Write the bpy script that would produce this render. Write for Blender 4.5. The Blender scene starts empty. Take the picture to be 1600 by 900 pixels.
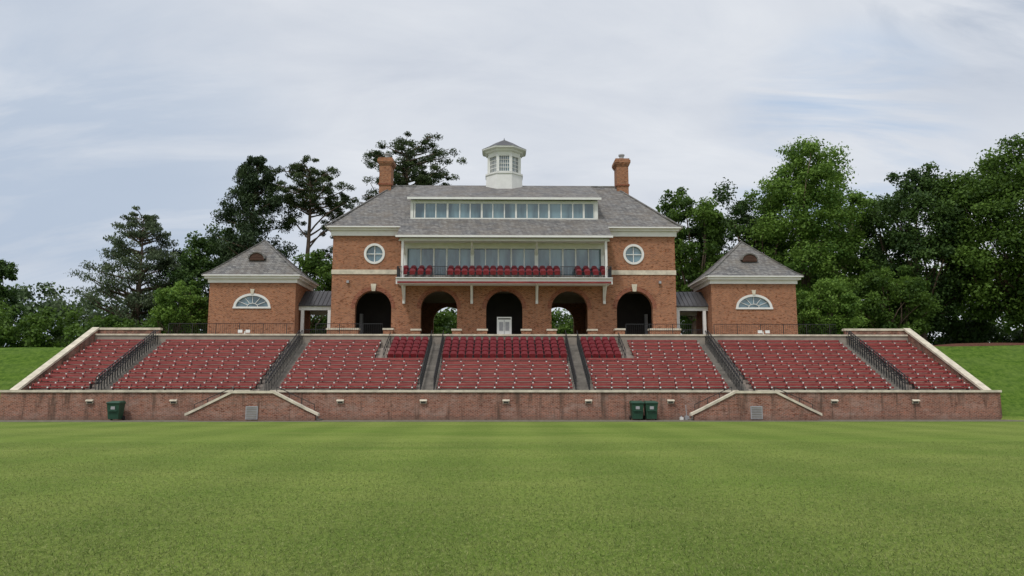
import bpy, math, random
import numpy as np
from mathutils import Vector
random.seed(7)
scene=bpy.context.scene
R=math.radians
# ------------------------------------------------------------------ materials
def newmat(name):
    m=bpy.data.materials.new(name); m.use_nodes=True
    nt=m.node_tree; b=nt.nodes['Principled BSDF']
    return m,nt,b
def N(nt,t,**k):
    n=nt.nodes.new(t)
    for a,v in k.items(): setattr(n,a,v)
    return n
def setspec(b,v):
    b.inputs['Specular IOR Level'].default_value=v
def mixc(nt,fac,a,b,blend='MIX'):
    n=N(nt,'ShaderNodeMix',data_type='RGBA',blend_type=blend)
    for s,v in ((0,fac),(6,a),(7,b)):
        if hasattr(v,'links') or hasattr(v,'is_output'): nt.links.new(v,n.inputs[s])
        elif s==0: n.inputs[0].default_value=v
        else: n.inputs[s].default_value=(*v,1)
    return n.outputs[2]
def noise(nt,vec,scale,detail=4,rough=.55):
    n=N(nt,'ShaderNodeTexNoise'); n.inputs['Scale'].default_value=scale
    n.inputs['Detail'].default_value=detail; n.inputs['Roughness'].default_value=rough
    if vec is not None: nt.links.new(vec,n.inputs['Vector'])
    return n.outputs['Fac']
def ramp(nt,fac,p0,p1,c0=(0,0,0),c1=(1,1,1)):
    r=N(nt,'ShaderNodeValToRGB'); e=r.color_ramp.elements
    e[0].position=p0; e[1].position=p1; e[0].color=(*c0,1); e[1].color=(*c1,1)
    nt.links.new(fac,r.inputs[0]); return r.outputs[0]
def pos(nt): return N(nt,'ShaderNodeNewGeometry').outputs['Position']
def mapping(nt,vec,scale):
    m=N(nt,'ShaderNodeMapping'); m.inputs['Scale'].default_value=scale
    nt.links.new(vec,m.inputs[0]); return m.outputs[0]
def math_(nt,op,a,b=None):
    n=N(nt,'ShaderNodeMath',operation=op)
    for i,v in enumerate((a,b)):
        if v is None: continue
        if hasattr(v,'is_output'): nt.links.new(v,n.inputs[i])
        else: n.inputs[i].default_value=v
    return n.outputs[0]
def bump(nt,b,h,strength=.3,dist=.02):
    n=N(nt,'ShaderNodeBump'); n.inputs['Strength'].default_value=strength; n.inputs['Distance'].default_value=dist
    nt.links.new(h,n.inputs['Height']); nt.links.new(n.outputs[0],b.inputs['Normal'])
def plain(name,col,rough=.7,var=.15,scale=1.5,spec=.3,metal=0):
    m,nt,b=newmat(name); p=pos(nt)
    f=noise(nt,p,scale,5,.6); f=ramp(nt,f,.3,.7)
    c=mixc(nt,f,tuple(x*(1-var) for x in col),tuple(min(1,x*(1+var)) for x in col))
    nt.links.new(c,b.inputs['Base Color']); b.inputs['Roughness'].default_value=rough
    setspec(b,spec); b.inputs['Metallic'].default_value=metal
    return m
def uvz(nt):
    s=N(nt,'ShaderNodeSeparateXYZ'); nt.links.new(pos(nt),s.inputs[0])
    u=math_(nt,'ADD',s.outputs[0],s.outputs[1])
    c=N(nt,'ShaderNodeCombineXYZ'); nt.links.new(u,c.inputs[0]); nt.links.new(s.outputs[2],c.inputs[1])
    return c.outputs[0],s
def brick(name,c1,c2,mortar,stain=0.0):
    m,nt,b=newmat(name); uv,s=uvz(nt)
    t=N(nt,'ShaderNodeTexBrick'); nt.links.new(uv,t.inputs['Vector'])
    t.inputs['Color1'].default_value=(*c1,1); t.inputs['Color2'].default_value=(*c2,1); t.inputs['Mortar'].default_value=(*mortar,1)
    t.inputs['Scale'].default_value=1; t.inputs['Brick Width'].default_value=.225; t.inputs['Row Height'].default_value=.078
    t.inputs['Mortar Size'].default_value=.012; t.inputs['Bias'].default_value=-.05
    p=pos(nt)
    f=ramp(nt,noise(nt,p,.7,6,.65),.32,.7)
    c=mixc(nt,f,(.88,.87,.87),(1.08,1.07,1.06)); c=mixc(nt,1.0,t.outputs['Color'],c,'MULTIPLY')
    f2=ramp(nt,noise(nt,mapping(nt,p,(4.5,4.5,12.5)),1.0,2,.5),.56,.66)
    c=mixc(nt,math_(nt,'MULTIPLY',f2,.8),c,tuple(x*.34 for x in c1))
    f5=ramp(nt,noise(nt,mapping(nt,p,(4.2,4.2,11)),1.7,2,.5),.60,.68)
    c=mixc(nt,math_(nt,'MULTIPLY',f5,.6),c,tuple(min(1,x*1.35+.03) for x in c1))
    if stain>0:
        f3=ramp(nt,noise(nt,mapping(nt,p,(.9,.9,1.6)),1.0,7,.75),.50,.70)
        c=mixc(nt,math_(nt,'MULTIPLY',f3,stain*.9),c,(.40,.30,.25))
        f4=ramp(nt,noise(nt,mapping(nt,p,(1.9,1.9,.22)),1.0,5,.7),.53,.66)
        c=mixc(nt,math_(nt,'MULTIPLY',f4,stain*1.2),c,(.09,.06,.045))
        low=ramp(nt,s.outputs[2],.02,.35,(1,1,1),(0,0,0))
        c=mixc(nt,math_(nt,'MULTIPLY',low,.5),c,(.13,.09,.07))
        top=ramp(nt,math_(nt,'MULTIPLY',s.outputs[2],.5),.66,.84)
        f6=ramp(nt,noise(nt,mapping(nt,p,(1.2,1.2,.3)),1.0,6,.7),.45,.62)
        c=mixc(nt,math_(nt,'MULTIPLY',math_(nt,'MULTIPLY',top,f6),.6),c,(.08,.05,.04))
    nt.links.new(c,b.inputs['Base Color']); b.inputs['Roughness'].default_value=.9; setspec(b,.2)
    bump(nt,b,t.outputs['Fac'],-.4,.01)
    return m
MBRICK=brick('house_brick',(.39,.145,.066),(.235,.077,.038),(.36,.26,.18))
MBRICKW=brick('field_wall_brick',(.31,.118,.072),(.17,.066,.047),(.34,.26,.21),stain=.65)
MRING=brick('arch_brick',(.30,.086,.042),(.21,.060,.033),(.28,.18,.13))
def slate():
    m,nt,b=newmat('slate'); uv,s=uvz(nt)
    t=N(nt,'ShaderNodeTexBrick'); nt.links.new(uv,t.inputs['Vector'])
    t.inputs['Color1'].default_value=(.24,.233,.225,1); t.inputs['Color2'].default_value=(.12,.117,.12,1); t.inputs['Mortar'].default_value=(.05,.05,.05,1)
    t.inputs['Scale'].default_value=1; t.inputs['Brick Width'].default_value=.34; t.inputs['Row Height'].default_value=.17
    t.inputs['Mortar Size'].default_value=.016
    p=pos(nt)
    c=mixc(nt,math_(nt,'MULTIPLY',ramp(nt,noise(nt,mapping(nt,p,(.5,.5,1.2)),1.4,7,.7),.4,.68),.65),t.outputs['Color'],(.18,.15,.118))
    c=mixc(nt,ramp(nt,noise(nt,mapping(nt,p,(3,3,9)),1.0,3,.6),.52,.75),c,(.29,.28,.265))
    c=mixc(nt,math_(nt,'MULTIPLY',ramp(nt,noise(nt,mapping(nt,p,(2.2,.3,.3)),1.0,4,.6),.52,.7),.35),c,(.08,.08,.082))
    nt.links.new(c,b.inputs['Base Color']); b.inputs['Roughness'].default_value=.75; setspec(b,.25)
    bump(nt,b,t.outputs['Fac'],-.5,.02); return m
MSLATE=slate()
MWHITE=plain('white_paint',(.74,.73,.70),.5,.06,2)
MSTONE=plain('cast_stone',(.60,.54,.43),.85,.24,2.2,.2)
MCONC=plain('concrete',(.23,.21,.185),.9,.3,1.6,.2)
MTREAD=plain('weathered_concrete',(.37,.32,.28),.9,.35,1.2,.2)
MFLOOR=plain('terrace_paving',(.30,.26,.22),.9,.2,1.5,.2)
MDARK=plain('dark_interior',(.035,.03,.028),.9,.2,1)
MMETAL=plain('black_metal',(.018,.018,.02),.45,.2,3,.5)
MROOFM=plain('standing_seam_metal',(.055,.052,.055),.45,.15,1,.5)
MGREY=plain('grey_metal',(.33,.33,.34),.5,.15,4,.5)
def seatmat():
    m,nt,b=newmat('maroon_bench'); p=pos(nt)
    f=ramp(nt,noise(nt,mapping(nt,p,(.9,3,3)),1.0,6,.7),.35,.68)
    c=mixc(nt,f,(.165,.018,.018),(.275,.042,.036))
    f2=ramp(nt,noise(nt,mapping(nt,p,(2.5,9,9)),1.0,4,.7),.58,.72)
    c=mixc(nt,math_(nt,'MULTIPLY',f2,.5),c,(.40,.16,.13))
    nt.links.new(c,b.inputs['Base Color']); b.inputs['Roughness'].default_value=.55; setspec(b,.3); return m
MSEAT=seatmat()
MEDGE=plain('skylit_bench_edge',(.48,.24,.20),.7,.4,3,.2)  # weathered maroon paled further: sky catching the plank edges is painted into the colour
MCHAIR=plain('maroon_plastic',(.185,.014,.021),.42,.25,3,.4)
MBIN=plain('green_bin_plastic',(.018,.065,.038),.5,.2,5,.4)
MTYRE=plain('bin_wheel_rubber',(.02,.02,.02),.8)
MVENT=plain('brown_louvre',(.10,.05,.035),.7)
MBARK=plain('bark',(.13,.095,.07),.95,.4,3,.1)
MMULCH=plain('mulch',(.11,.05,.032),.95,.5,6,.1)
def glass():
    m,nt,b=newmat('window_glass'); p=pos(nt)
    f=ramp(nt,noise(nt,mapping(nt,p,(1.1,1,.25)),1,3,.5),.38,.62)
    c=mixc(nt,f,(.035,.08,.10),(.15,.25,.29))
    nt.links.new(c,b.inputs['Base Color']); b.inputs['Roughness'].default_value=.04; setspec(b,.8); b.inputs['IOR'].default_value=1.7
    return m
MGLASS=glass()
def grassmat():
    m,nt,b=newmat('mown_grass'); p=pos(nt)
    s=N(nt,'ShaderNodeSeparateXYZ'); nt.links.new(p,s.inputs[0])
    fine=noise(nt,mapping(nt,p,(18,8,1)),1,9,.8)
    med=noise(nt,mapping(nt,p,(2.4,1.0,1)),1,9,.8)
    big=noise(nt,mapping(nt,p,(.07,.20,1)),1,5,.6)
    c=mixc(nt,ramp(nt,fine,.39,.61),(.060,.108,.013),(.240,.305,.073))
    c=mixc(nt,math_(nt,'MULTIPLY',ramp(nt,med,.40,.62),.45),c,(.20,.255,.055))
    st=noise(nt,mapping(nt,p,(34,14,1)),1,5,.85)
    c=mixc(nt,math_(nt,'MULTIPLY',ramp(nt,st,.54,.63),.6),c,(.40,.385,.16))
    dk=noise(nt,mapping(nt,p,(8,3.5,1)),1,7,.85)
    c=mixc(nt,math_(nt,'MULTIPLY',ramp(nt,dk,.51,.62),.5),c,(.066,.122,.016))
    patch=noise(nt,mapping(nt,p,(.30,.55,1)),1,9,.74)
    c=mixc(nt,math_(nt,'MULTIPLY',ramp(nt,patch,.46,.64),.42),c,(.235,.265,.075))
    c=mixc(nt,math_(nt,'MULTIPLY',ramp(nt,big,.42,.62),.38),c,(.088,.165,.022))
    wob=math_(nt,'MULTIPLY',patch,1.0)
    lane=math_(nt,'SINE',math_(nt,'MULTIPLY',math_(nt,'ADD',s.outputs[0],wob),1.75))
    lane=ramp(nt,math_(nt,'ADD',math_(nt,'MULTIPLY',lane,.5),.5),.2,.8,(.93,.945,.93),(1.06,1.05,1.05))
    c=mixc(nt,1.0,c,lane,'MULTIPLY')
    cross=math_(nt,'SINE',math_(nt,'MULTIPLY',math_(nt,'ADD',s.outputs[1],math_(nt,'MULTIPLY',big,4.0)),.9))
    cross=ramp(nt,math_(nt,'ADD',math_(nt,'MULTIPLY',cross,.5),.5),.2,.8,(.955,.965,.955),(1.035,1.03,1.03))
    c=mixc(nt,1.0,c,cross,'MULTIPLY')
    bank=ramp(nt,s.outputs[2],.03,.25)
    c2=mixc(nt,ramp(nt,noise(nt,mapping(nt,p,(3,3,3)),1,9,.8),.38,.62),(.033,.078,.009),(.115,.185,.028))
    c2=mixc(nt,math_(nt,'MULTIPLY',ramp(nt,patch,.42,.66),.4),c2,(.13,.185,.048))
    c=mixc(nt,bank,c,c2)
    nt.links.new(c,b.inputs['Base Color']); b.inputs['Roughness'].default_value=.95; setspec(b,.05)
    bump(nt,b,fine,.8,.03)
    return m
MGRASS=grassmat()
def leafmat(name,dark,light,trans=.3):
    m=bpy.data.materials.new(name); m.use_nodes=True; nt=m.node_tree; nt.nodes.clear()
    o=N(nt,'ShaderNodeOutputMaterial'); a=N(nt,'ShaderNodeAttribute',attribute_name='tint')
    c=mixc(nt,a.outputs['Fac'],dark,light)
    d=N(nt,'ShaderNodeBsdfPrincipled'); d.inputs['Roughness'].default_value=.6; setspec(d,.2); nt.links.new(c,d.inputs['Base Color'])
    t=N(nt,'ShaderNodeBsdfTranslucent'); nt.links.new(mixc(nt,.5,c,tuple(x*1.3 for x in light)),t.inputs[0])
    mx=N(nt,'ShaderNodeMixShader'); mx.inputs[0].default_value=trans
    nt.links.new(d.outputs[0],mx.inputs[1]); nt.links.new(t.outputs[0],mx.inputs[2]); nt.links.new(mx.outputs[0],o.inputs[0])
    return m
LOAK=leafmat('oak_leaves',(.028,.062,.010),(.14,.235,.038))
LLIGHT=leafmat('light_leaves',(.045,.10,.014),(.20,.32,.055))
LDARK=leafmat('dark_leaves',(.022,.050,.013),(.09,.155,.034),.22)
LPINE=leafmat('pine_needles',(.022,.04,.014),(.085,.12,.037),.15)
LCEDAR=leafmat('cedar_foliage',(.018,.036,.016),(.065,.10,.037),.15)
LFEATH=leafmat('feathery_foliage',(.045,.07,.035),(.15,.19,.095),.2)
LFAR=leafmat('far_leaves',(.04,.07,.03),(.115,.17,.065),.2)
LBLADE=leafmat('grass_blade',(.055,.10,.014),(.33,.36,.13),.3)
# ------------------------------------------------------------------ mesh builder
class MB:
    def __init__(s): s.v=[];s.f=[];s.m=[];s.mats=[]
    def mi(s,mat):
        if mat not in s.mats: s.mats.append(mat)
        return s.mats.index(mat)
    def poly(s,pts,mat):
        n=len(s.v); s.v+= [tuple(p) for p in pts]; s.f.append(tuple(range(n,n+len(pts)))); s.m.append(s.mi(mat))
    def hexa(s,c,mat):
        n=len(s.v); s.v+=[tuple(p) for p in c]; k=s.mi(mat)
        for q in ((0,3,2,1),(4,5,6,7),(0,1,5,4),(1,2,6,5),(2,3,7,6),(3,0,4,7)):
            s.f.append(tuple(n+i for i in q)); s.m.append(k)
    def box(s,x0,x1,y0,y1,z0,z1,mat):
        s.hexa([(x0,y0,z0),(x1,y0,z0),(x1,y1,z0),(x0,y1,z0),(x0,y0,z1),(x1,y0,z1),(x1,y1,z1),(x0,y1,z1)],mat)
    def beam(s,a,b,w,h,mat):
        a=Vector(a);b=Vector(b);d=(b-a).normalized()
        up=Vector((0,0,1)) if abs(d.z)<.95 else Vector((0,1,0))
        r=d.cross(up).normalized()*w/2; u=r.cross(d).normalized()*h/2
        s.hexa([a-r-u,a+r-u,b+r-u,b-r-u,a-r+u,a+r+u,b+r+u,b-r+u],mat)
    def tube(s,pts,rad,mat,seg=6):
        k=s.mi(mat); base=len(s.v); n=len(pts)
        for i,p in enumerate(pts):
            p=Vector(p); d=(Vector(pts[min(i+1,n-1)])-Vector(pts[max(i-1,0)])).normalized()
            a=Vector((1,0,0)) if abs(d.x)<.8 else Vector((0,1,0))
            r=d.cross(a).normalized(); u=d.cross(r)
            for j in range(seg):
                t=2*math.pi*j/seg; s.v.append(tuple(p+(r*math.cos(t)+u*math.sin(t))*rad[i]))
        for i in range(n-1):
            for j in range(seg):
                j2=(j+1)%seg
                s.f.append((base+i*seg+j,base+i*seg+j2,base+(i+1)*seg+j2,base+(i+1)*seg+j)); s.m.append(k)
        s.f.append(tuple(base+j for j in range(seg))); s.m.append(k)
        s.f.append(tuple(base+(n-1)*seg+j for j in range(seg))); s.m.append(k)
    def prism(s,pts2,y0,y1,mat,axis='y',mirror=1):
        f=(lambda a,b,c:(a,c,b)) if axis=='y' else (lambda a,b,c:(c,a,b))
        A=[f(p[0],p[1],y0) for p in pts2];B=[f(p[0],p[1],y1) for p in pts2]
        s.poly(A,mat); s.poly(B[::-1],mat)
        for i in range(len(A)):
            j=(i+1)%len(A); s.poly([A[i],A[j],B[j],B[i]],mat)
    def band(s,inn,out,y0,y1,mat):
        for i in range(len(inn)-1):
            a,b,c,d=inn[i],inn[i+1],out[i+1],out[i]
            s.hexa([(a[0],y0,a[1]),(b[0],y0,b[1]),(b[0],y1,b[1]),(a[0],y1,a[1]),(d[0],y0,d[1]),(c[0],y0,c[1]),(c[0],y1,c[1]),(d[0],y1,d[1])],mat)
    def obj(s,name,parent=None,smooth=False):
        me=bpy.data.meshes.new(name); me.from_pydata(s.v,[],s.f)
        for m in s.mats: me.materials.append(m)
        me.polygons.foreach_set('material_index',s.m)
        if smooth: me.polygons.foreach_set('use_smooth',[True]*len(s.f))
        me.update(); o=bpy.data.objects.new(name,me); scene.collection.objects.link(o)
        if parent: o.parent=parent
        return o
def empty(name,loc=(0,0,0)):
    o=bpy.data.objects.new(name,None); scene.collection.objects.link(o); return o
def arc(cx,cz,rx,rz,a0,a1,n=28):
    return [(cx+rx*math.cos(a0+(a1-a0)*i/n),cz+rz*math.sin(a0+(a1-a0)*i/n)) for i in range(n+1)]
def wall(mb,x0,x1,z0,z1,y,th,ops,mat,rev=None):
    rev=rev or mat; prev=x0
    def rect(xa,xb,za,zb):
        for yy in (y,y+th): mb.poly([(xa,yy,za),(xb,yy,za),(xb,yy,zb),(xa,yy,zb)],mat)
    for (cx,rx,top,bot) in sorted(ops,key=lambda o:o[0]):
        rect(prev,cx-rx,z0,z1); n=28
        us=[-math.cos(math.pi*i/n) for i in range(n+1)]
        for i in range(n):
            ua,ub=us[i],us[i+1]; xa,xb=cx+rx*ua,cx+rx*ub; ta,tb=top(ua),top(ub)
            for yy in (y,y+th): mb.poly([(xa,yy,ta),(xb,yy,tb),(xb,yy,z1),(xa,yy,z1)],mat)
            mb.poly([(xa,y,ta),(xb,y,tb),(xb,y+th,tb),(xa,y+th,ta)],rev)
            if bot:
                ba,bb=bot(ua),bot(ub)
                for yy in (y,y+th): mb.poly([(xa,yy,z0),(xb,yy,z0),(xb,yy,bb),(xa,yy,ba)],mat)
                mb.poly([(xa,y,ba),(xb,y,bb),(xb,y+th,bb),(xa,y+th,ba)],rev)
        zl=bot(-1) if bot else z0
        if top(-1)-zl>.01:
            for xx in (cx-rx,cx+rx): mb.poly([(xx,y,zl),(xx,y+th,zl),(xx,y+th,top(1)),(xx,y,top(1))],rev)
        prev=cx+rx
    rect(prev,x1,z0,z1)
    for xx in (x0,x1): mb.poly([(xx,y,z0),(xx,y+th,z0),(xx,y+th,z1),(xx,y,z1)],mat)
    mb.poly([(x0,y,z1),(x1,y,z1),(x1,y+th,z1),(x0,y+th,z1)],mat)
sq=lambda u:math.sqrt(max(0,1-u*u))
DECK=5.85; YF=61.0; YB=73.0
# ------------------------------------------------------------------ central building
B=empty('brick_stadium_building')
w=MB(); AR=1.45; SP=8.33
aop=lambda cx:(cx,AR,(lambda u:SP+AR*sq(u)),None)
for sx in (-1,1):
    wall(w,*( (-13.8,-8.12) if sx<0 else (8.12,13.8)),5.0,11.26,YF,.55,[aop(sx*10.45)],MBRICK)
    rop=(sx*10.45,.72,(lambda u:12.75+.72*sq(u)),(lambda u:12.75-.72*sq(u)))
    wall(w,*( (-13.8,-8.12) if sx<0 else (8.12,13.8)),11.26,14.3,YF,.55,[rop],MBRICK)
    X=sx*13.8
    w.box(min(X,X-sx*.5),max(X,X-sx*.5),YF+.55,YB,5.0,14.3,MBRICK)
    w.box(min(sx*8.12,sx*8.6),max(sx*8.12,sx*8.6),YF+.55,YB-.5,10.3,14.3,MBRICK)
wall(w,-8.12,8.12,5.0,10.3,YF,.55,[aop(-5.22),aop(0),aop(5.22)],MBRICK)
wall(w,-13.3,13.3,5.0,14.3,YB-.5,.5,[aop(-5.22),aop(5.22)],MBRICK)
for x in (-7.9,-2.6,2.6,7.9): w.box(x-.2,x+.2,65.2,YB-.5,5.8,10.1,MBRICK)
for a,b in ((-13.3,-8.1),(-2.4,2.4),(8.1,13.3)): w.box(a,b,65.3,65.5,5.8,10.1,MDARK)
w.box(-13.3,13.3,YF+.55,YB-.5,10.1,10.28,MFLOOR)
for x in (-12.1,-8.9,12.1,8.9): w.box(x-.12,x+.12,64.9,65.28,5.85,8.3,MGREY)
w.obj('brick_walls',B)
t=MB()
for cx in (-10.45,-5.22,0,5.22,10.45):
    t.band(arc(cx,SP,AR,AR,math.pi,0),arc(cx,SP,AR+.32,AR+.32,math.pi,0),YF-.02,YF+.1,MRING)
    if abs(cx)>9: t.prism([(cx-.14,SP+AR-.06),(cx+.14,SP+AR-.06),(cx+.22,SP+AR+.52),(cx-.22,SP+AR+.52)],YF-.10,YF+.1,MSTONE)
for sx in (-1,1):
    a,b=sorted((sx*13.84,sx*8.12))
    t.box(a,b,YF-.06,YF+.02,11.08,11.44,MSTONE)
    a2,b2=sorted((sx*13.805,sx*13.86)); t.box(a2,b2,YF,YB,11.08,11.44,MSTONE)
    a,b=sorted((sx*13.95,sx*8.1)); t.box(a,b,YF-.15,YF+.2,14.2,14.62,MWHITE)
    a,b=sorted((sx*14.1,sx*8.2)); t.box(a,b,YF-.35,YF+.2,14.622,14.80,MWHITE)
    a,b=sorted((sx*13.7,sx*13.95)); t.box(a,b,YF+.2,YB+.1,14.2,14.62,MWHITE)
    a,b=sorted((sx*13.7,sx*14.1)); t.box(a,b,YF+.2,YB+.3,14.622,14.80,MWHITE)
    t.band(arc(sx*10.45,12.75,.66,.66,0,2*math.pi,36),arc(sx*10.45,12.75,.84,.84,0,2*math.pi,36),YF-.06,YF+.2,MWHITE)
    cx=sx*10.45
    t.box(cx-.03,cx+.03,YF+.1,YF+.16,12.05,13.45,MWHITE); t.box(cx-.7,cx-.031,YF+.1,YF+.16,12.72,12.78,MWHITE); t.box(cx+.031,cx+.7,YF+.1,YF+.16,12.72,12.78,MWHITE)
    t.poly([(p[0],YF+.2,p[1]) for p in arc(cx,12.75,.72,.72,0,2*math.pi,32)[:-1]],MGLASS)
    t.poly([(cx-1,YF+.5,11.8),(cx+1,YF+.5,11.8),(cx+1,YF+.5,13.8),(cx-1,YF+.5,13.8)],MDARK)
    for lx in (sx*8.5,sx*12.5):
        t.box(lx-.09,lx+.09,YF-.22,YF-.02,10.35,10.55,MGREY)
t.obj('stone_trim',B)
p=MB()
def pier(x0,x1,y0,y1,zt):
    p.box(x0,x1,y0,y1,DECK-.3,zt,MBRICK); p.box(x0-.06,x1+.06,y0-.06,y1+.06,zt,zt+.14,MSTONE)
for sx in (-1,1):
    for a,b in ((11.45,13.9),(8.75,9.5),(1.35,2.1),(3.4,4.1),(6.6,7.3)):
        x0,x1=sorted((sx*a,sx*b)); pier(x0,x1,60.25,60.8,6.55 if a>8 else 6.5)
p.obj('entrance_piers',B)
g=MB()
g.box(-8.12,8.12,YF+.02,YF+.25,13.20,13.9,MWHITE)
g.box(-8.12,8.12,YF+.02,YF+.25,10.3,10.62,MWHITE)
g.poly([(-8.1,YF+.16,10.6),(8.1,YF+.16,10.6),(8.1,YF+.16,13.25),(-8.1,YF+.16,13.25)],MGLASS)
for sx in (-1,1):
    for c in (7.95,2.58): g.box(sx*c-.14,sx*c+.14,YF-.02,YF+.24,10.62,13.199,MWHITE)
for i in range(3):
    x0=-7.8+5.2*i
    for j in range(1,5):
        x=x0+j*5.2/5+.04; wd=.055 if j in(2,3) else .04
        g.box(x-wd,x+wd,YF+.02,YF+.2,10.62,13.199,MWHITE)
for x in (-8.0,-2.58,2.58,8.0):
    if abs(x)>7: g.box(x-.09,x+.09,59.35,59.5,10.5,13.55,MWHITE)
    g.beam((x,YF-.05,12.7),(x,59.7,13.6),.12,.14,MWHITE)
g.box(-8.3,8.3,59.3,59.55,13.5,13.72,MWHITE)
g.box(-8.1,8.1,59.55,YF+.01,13.62,13.68,MWHITE)
g.obj('press_box_windows',B)
b=MB()
b.box(-8.35,8.35,59.1,YF-.03,10.15,10.42,MWHITE)
b.box(-8.42,8.42,59.0,59.098,10.02,10.46,MWHITE)
b.box(-8.30,8.30,58.92,58.998,10.08,10.22,MSEAT)
b.box(-8.42,8.42,58.85,59.1,10.47,10.53,MWHITE)
for x in (-8.0,-2.6,2.6,8.0):
    b.box(x-.1,x+.1,YF-.20,YF-.03,8.7,10.14,MWHITE)
    b.beam((x,YF-.15,9.0),(x,59.6,10.1),.14,.16,MWHITE)
b.box(-7.9,7.9,60.0,YF-.03,10.421,10.86,MCONC)
for x0,x1 in ((-8.35,-8.0),(-5.75,-4.45),(4.35,5.65),(8.0,8.35)):
    b.box(x0,x1,59.12,59.15,11.4,11.45,MMETAL)
    n=int((x1-x0)/.13)+1
    for i in range(n+1): 
        x=x0+(x1-x0)*i/n; b.box(x-.016,x+.016,59.12,59.15,10.42,11.4,MMETAL)
for sx in (-1,1):
    for k in range(14):
        y=59.15+k*.14; b.box(sx*8.34-.013,sx*8.34+.013,y,y+.026,10.42,11.4,MMETAL)
    b.box(sx*8.34-.02,sx*8.34+.02,59.15,61,11.4,11.45,MMETAL)
b.obj('balcony',B)
r=MB()
EX,EY0,EY1,EZ=14.35,60.4,73.6,14.80; RX,RY,RZ=9.9,67.0,20.0
def ring(t,z):
    return [(-EX+(EX-RX)*t,EY0+(RY-EY0)*t,z),(EX-(EX-RX)*t,EY0+(RY-EY0)*t,z),(EX-(EX-RX)*t,EY1+(RY-EY1)*t,z),(-EX+(EX-RX)*t,EY1+(RY-EY1)*t,z)]
levels=[(0,EZ),(.0001,EZ+.1),(.08,EZ+.1+5.2*.08-.12),(.2,EZ+.1+5.1*.2-.13),(.4,EZ+.1+5.1*.4-.06),(1,RZ)]
for (ta,za),(tb,zb) in zip(levels,levels[1:]):
    A=ring(ta,za);C=ring(tb,zb)
    for i in range(4):
        j=(i+1)%4; r.poly([A[i],A[j],C[j],C[i]],MSLATE if ta>0 else MWHITE)
r.poly(ring(0,EZ)[::-1],MWHITE)
r.box(-RX-.1,RX+.1,RY-.12,RY+.12,RZ-.06,RZ+.05,MSLATE)
for sx in (-1,1):
    for s2 in (0,1):
        r.beam((sx*EX,(EY0,EY1)[s2],EZ+.08),(sx*RX,RY,RZ+.0),.22,.08,MSLATE)
r.hexa([(-8.45,59.0,13.72),(8.45,59.0,13.72),(8.2,61.5,15.5),(-8.2,61.5,15.5),(-8.45,59.0,13.86),(8.45,59.0,13.86),(8.2,61.5,15.80),(-8.2,61.5,15.80)],MSLATE)
r.box(-8.5,8.5,58.86,58.998,13.70,13.86,MWHITE)
for sx in (-1,1): r.prism([(59.1,13.6),(61.3,13.6),(61.3,15.4)],sx*8.3-.05,sx*8.3+.05,MBRICK,axis='x')
r.hexa([(-7.85,61.0,17.30),(7.85,61.0,17.30),(7.75,66.9,19.90),(-7.75,66.9,19.90),(-7.85,61.0,17.42),(7.85,61.0,17.42),(7.75,66.9,20.04),(-7.75,66.9,20.04)],MSLATE)
r.obj('slate_roof',B)
c=MB()
DY=61.4
c.box(-7.57,7.57,DY+.10,DY+.3,15.5,17.28,MDARK)
c.box(-7.6,7.6,DY,DY+.099,15.55,15.82,MWHITE); c.box(-7.6,7.6,DY,DY+.099,17.02,17.29,MWHITE)
c.box(-7.9,7.9,60.92,61.0,17.26,17.44,MWHITE)
c.poly([(-7.5,DY+.06,15.8),(7.5,DY+.06,15.8),(7.5,DY+.06,17.03),(-7.5,DY+.06,17.03)],MGLASS)
xs=[-7.5,-7.35,-6.5,-5.6,-4.65,-3.65,-2.8,-1.85,-.95,0.0,.95,1.85,2.8,3.65,4.65,5.6,6.5,7.35,7.5]
for i,x in enumerate(xs):
    wd=.12 if i in (0,18) else (.075 if i%3==1 else .045); c.box(x-wd,x+wd,DY-.005,DY+.09,15.821,17.019,MWHITE)
for sx in (-1,1):
    c.prism([(DY+.02,15.5),(DY+.02,17.3),(66.5,19.75),(66.5,19.4)],sx*7.62-.05,sx*7.62+.05,MWHITE,axis='x')
c.obj('clerestory_windows',B)
ch=MB()
for sx in (-1,1):
    x=sx*10.55; hw=.52
    ch.box(x-hw,x+hw,RY-.75,RY+.75,18.0,21.75,MBRICK)
    for k,(e,z0,z1) in enumerate(((.07,21.75,21.87),(.13,21.87,21.99),(.18,21.99,22.25),(.10,22.25,22.4))):
        ch.box(x-hw-e,x+hw+e,RY-.75-e,RY+.75+e,z0,z1,MBRICK)
    ch.box(x-hw-.08,x+hw+.08,RY-.83,RY+.83,19.9,20.05,MRING)
    ch.box(x-.4,x+.4,RY-.5,RY+.5,22.4,22.47,MSTONE)
    ch.tube([(x+.05,RY,22.47),(x+.05,RY,22.85)],[.2,.2],MGREY,10)
    ch.tube([(x+.05,RY,22.86),(x+.05,RY,22.98)],[.28,.28],MGREY,10)
ch.obj('chimneys',B)
q=MB()
def octa(rad,z,ph=math.pi/8): return [(rad*math.cos(ph+i*math.pi/4),RY+rad*math.sin(ph+i*math.pi/4),z) for i in range(8)]
def ostack(lv,mat):
    for (ra,za),(rb,zb) in zip(lv,lv[1:]):
        A=octa(ra,za);C=octa(rb,zb)
        for i in range(8):
            j=(i+1)%8; q.poly([A[i],A[j],C[j],C[i]],mat)
ostack([(1.78,18.9),(1.72,20.75),(1.80,20.78),(1.80,20.92),(1.50,20.98),(1.50,21.05)],MWHITE)
ostack([(1.36,21.04),(1.36,22.45)],MGLASS)
ostack([(1.50,22.42),(1.55,22.8),(1.75,22.86),(1.80,22.98),(2.1,23.06),(2.12,23.18),(0,23.18)],MWHITE)
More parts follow.
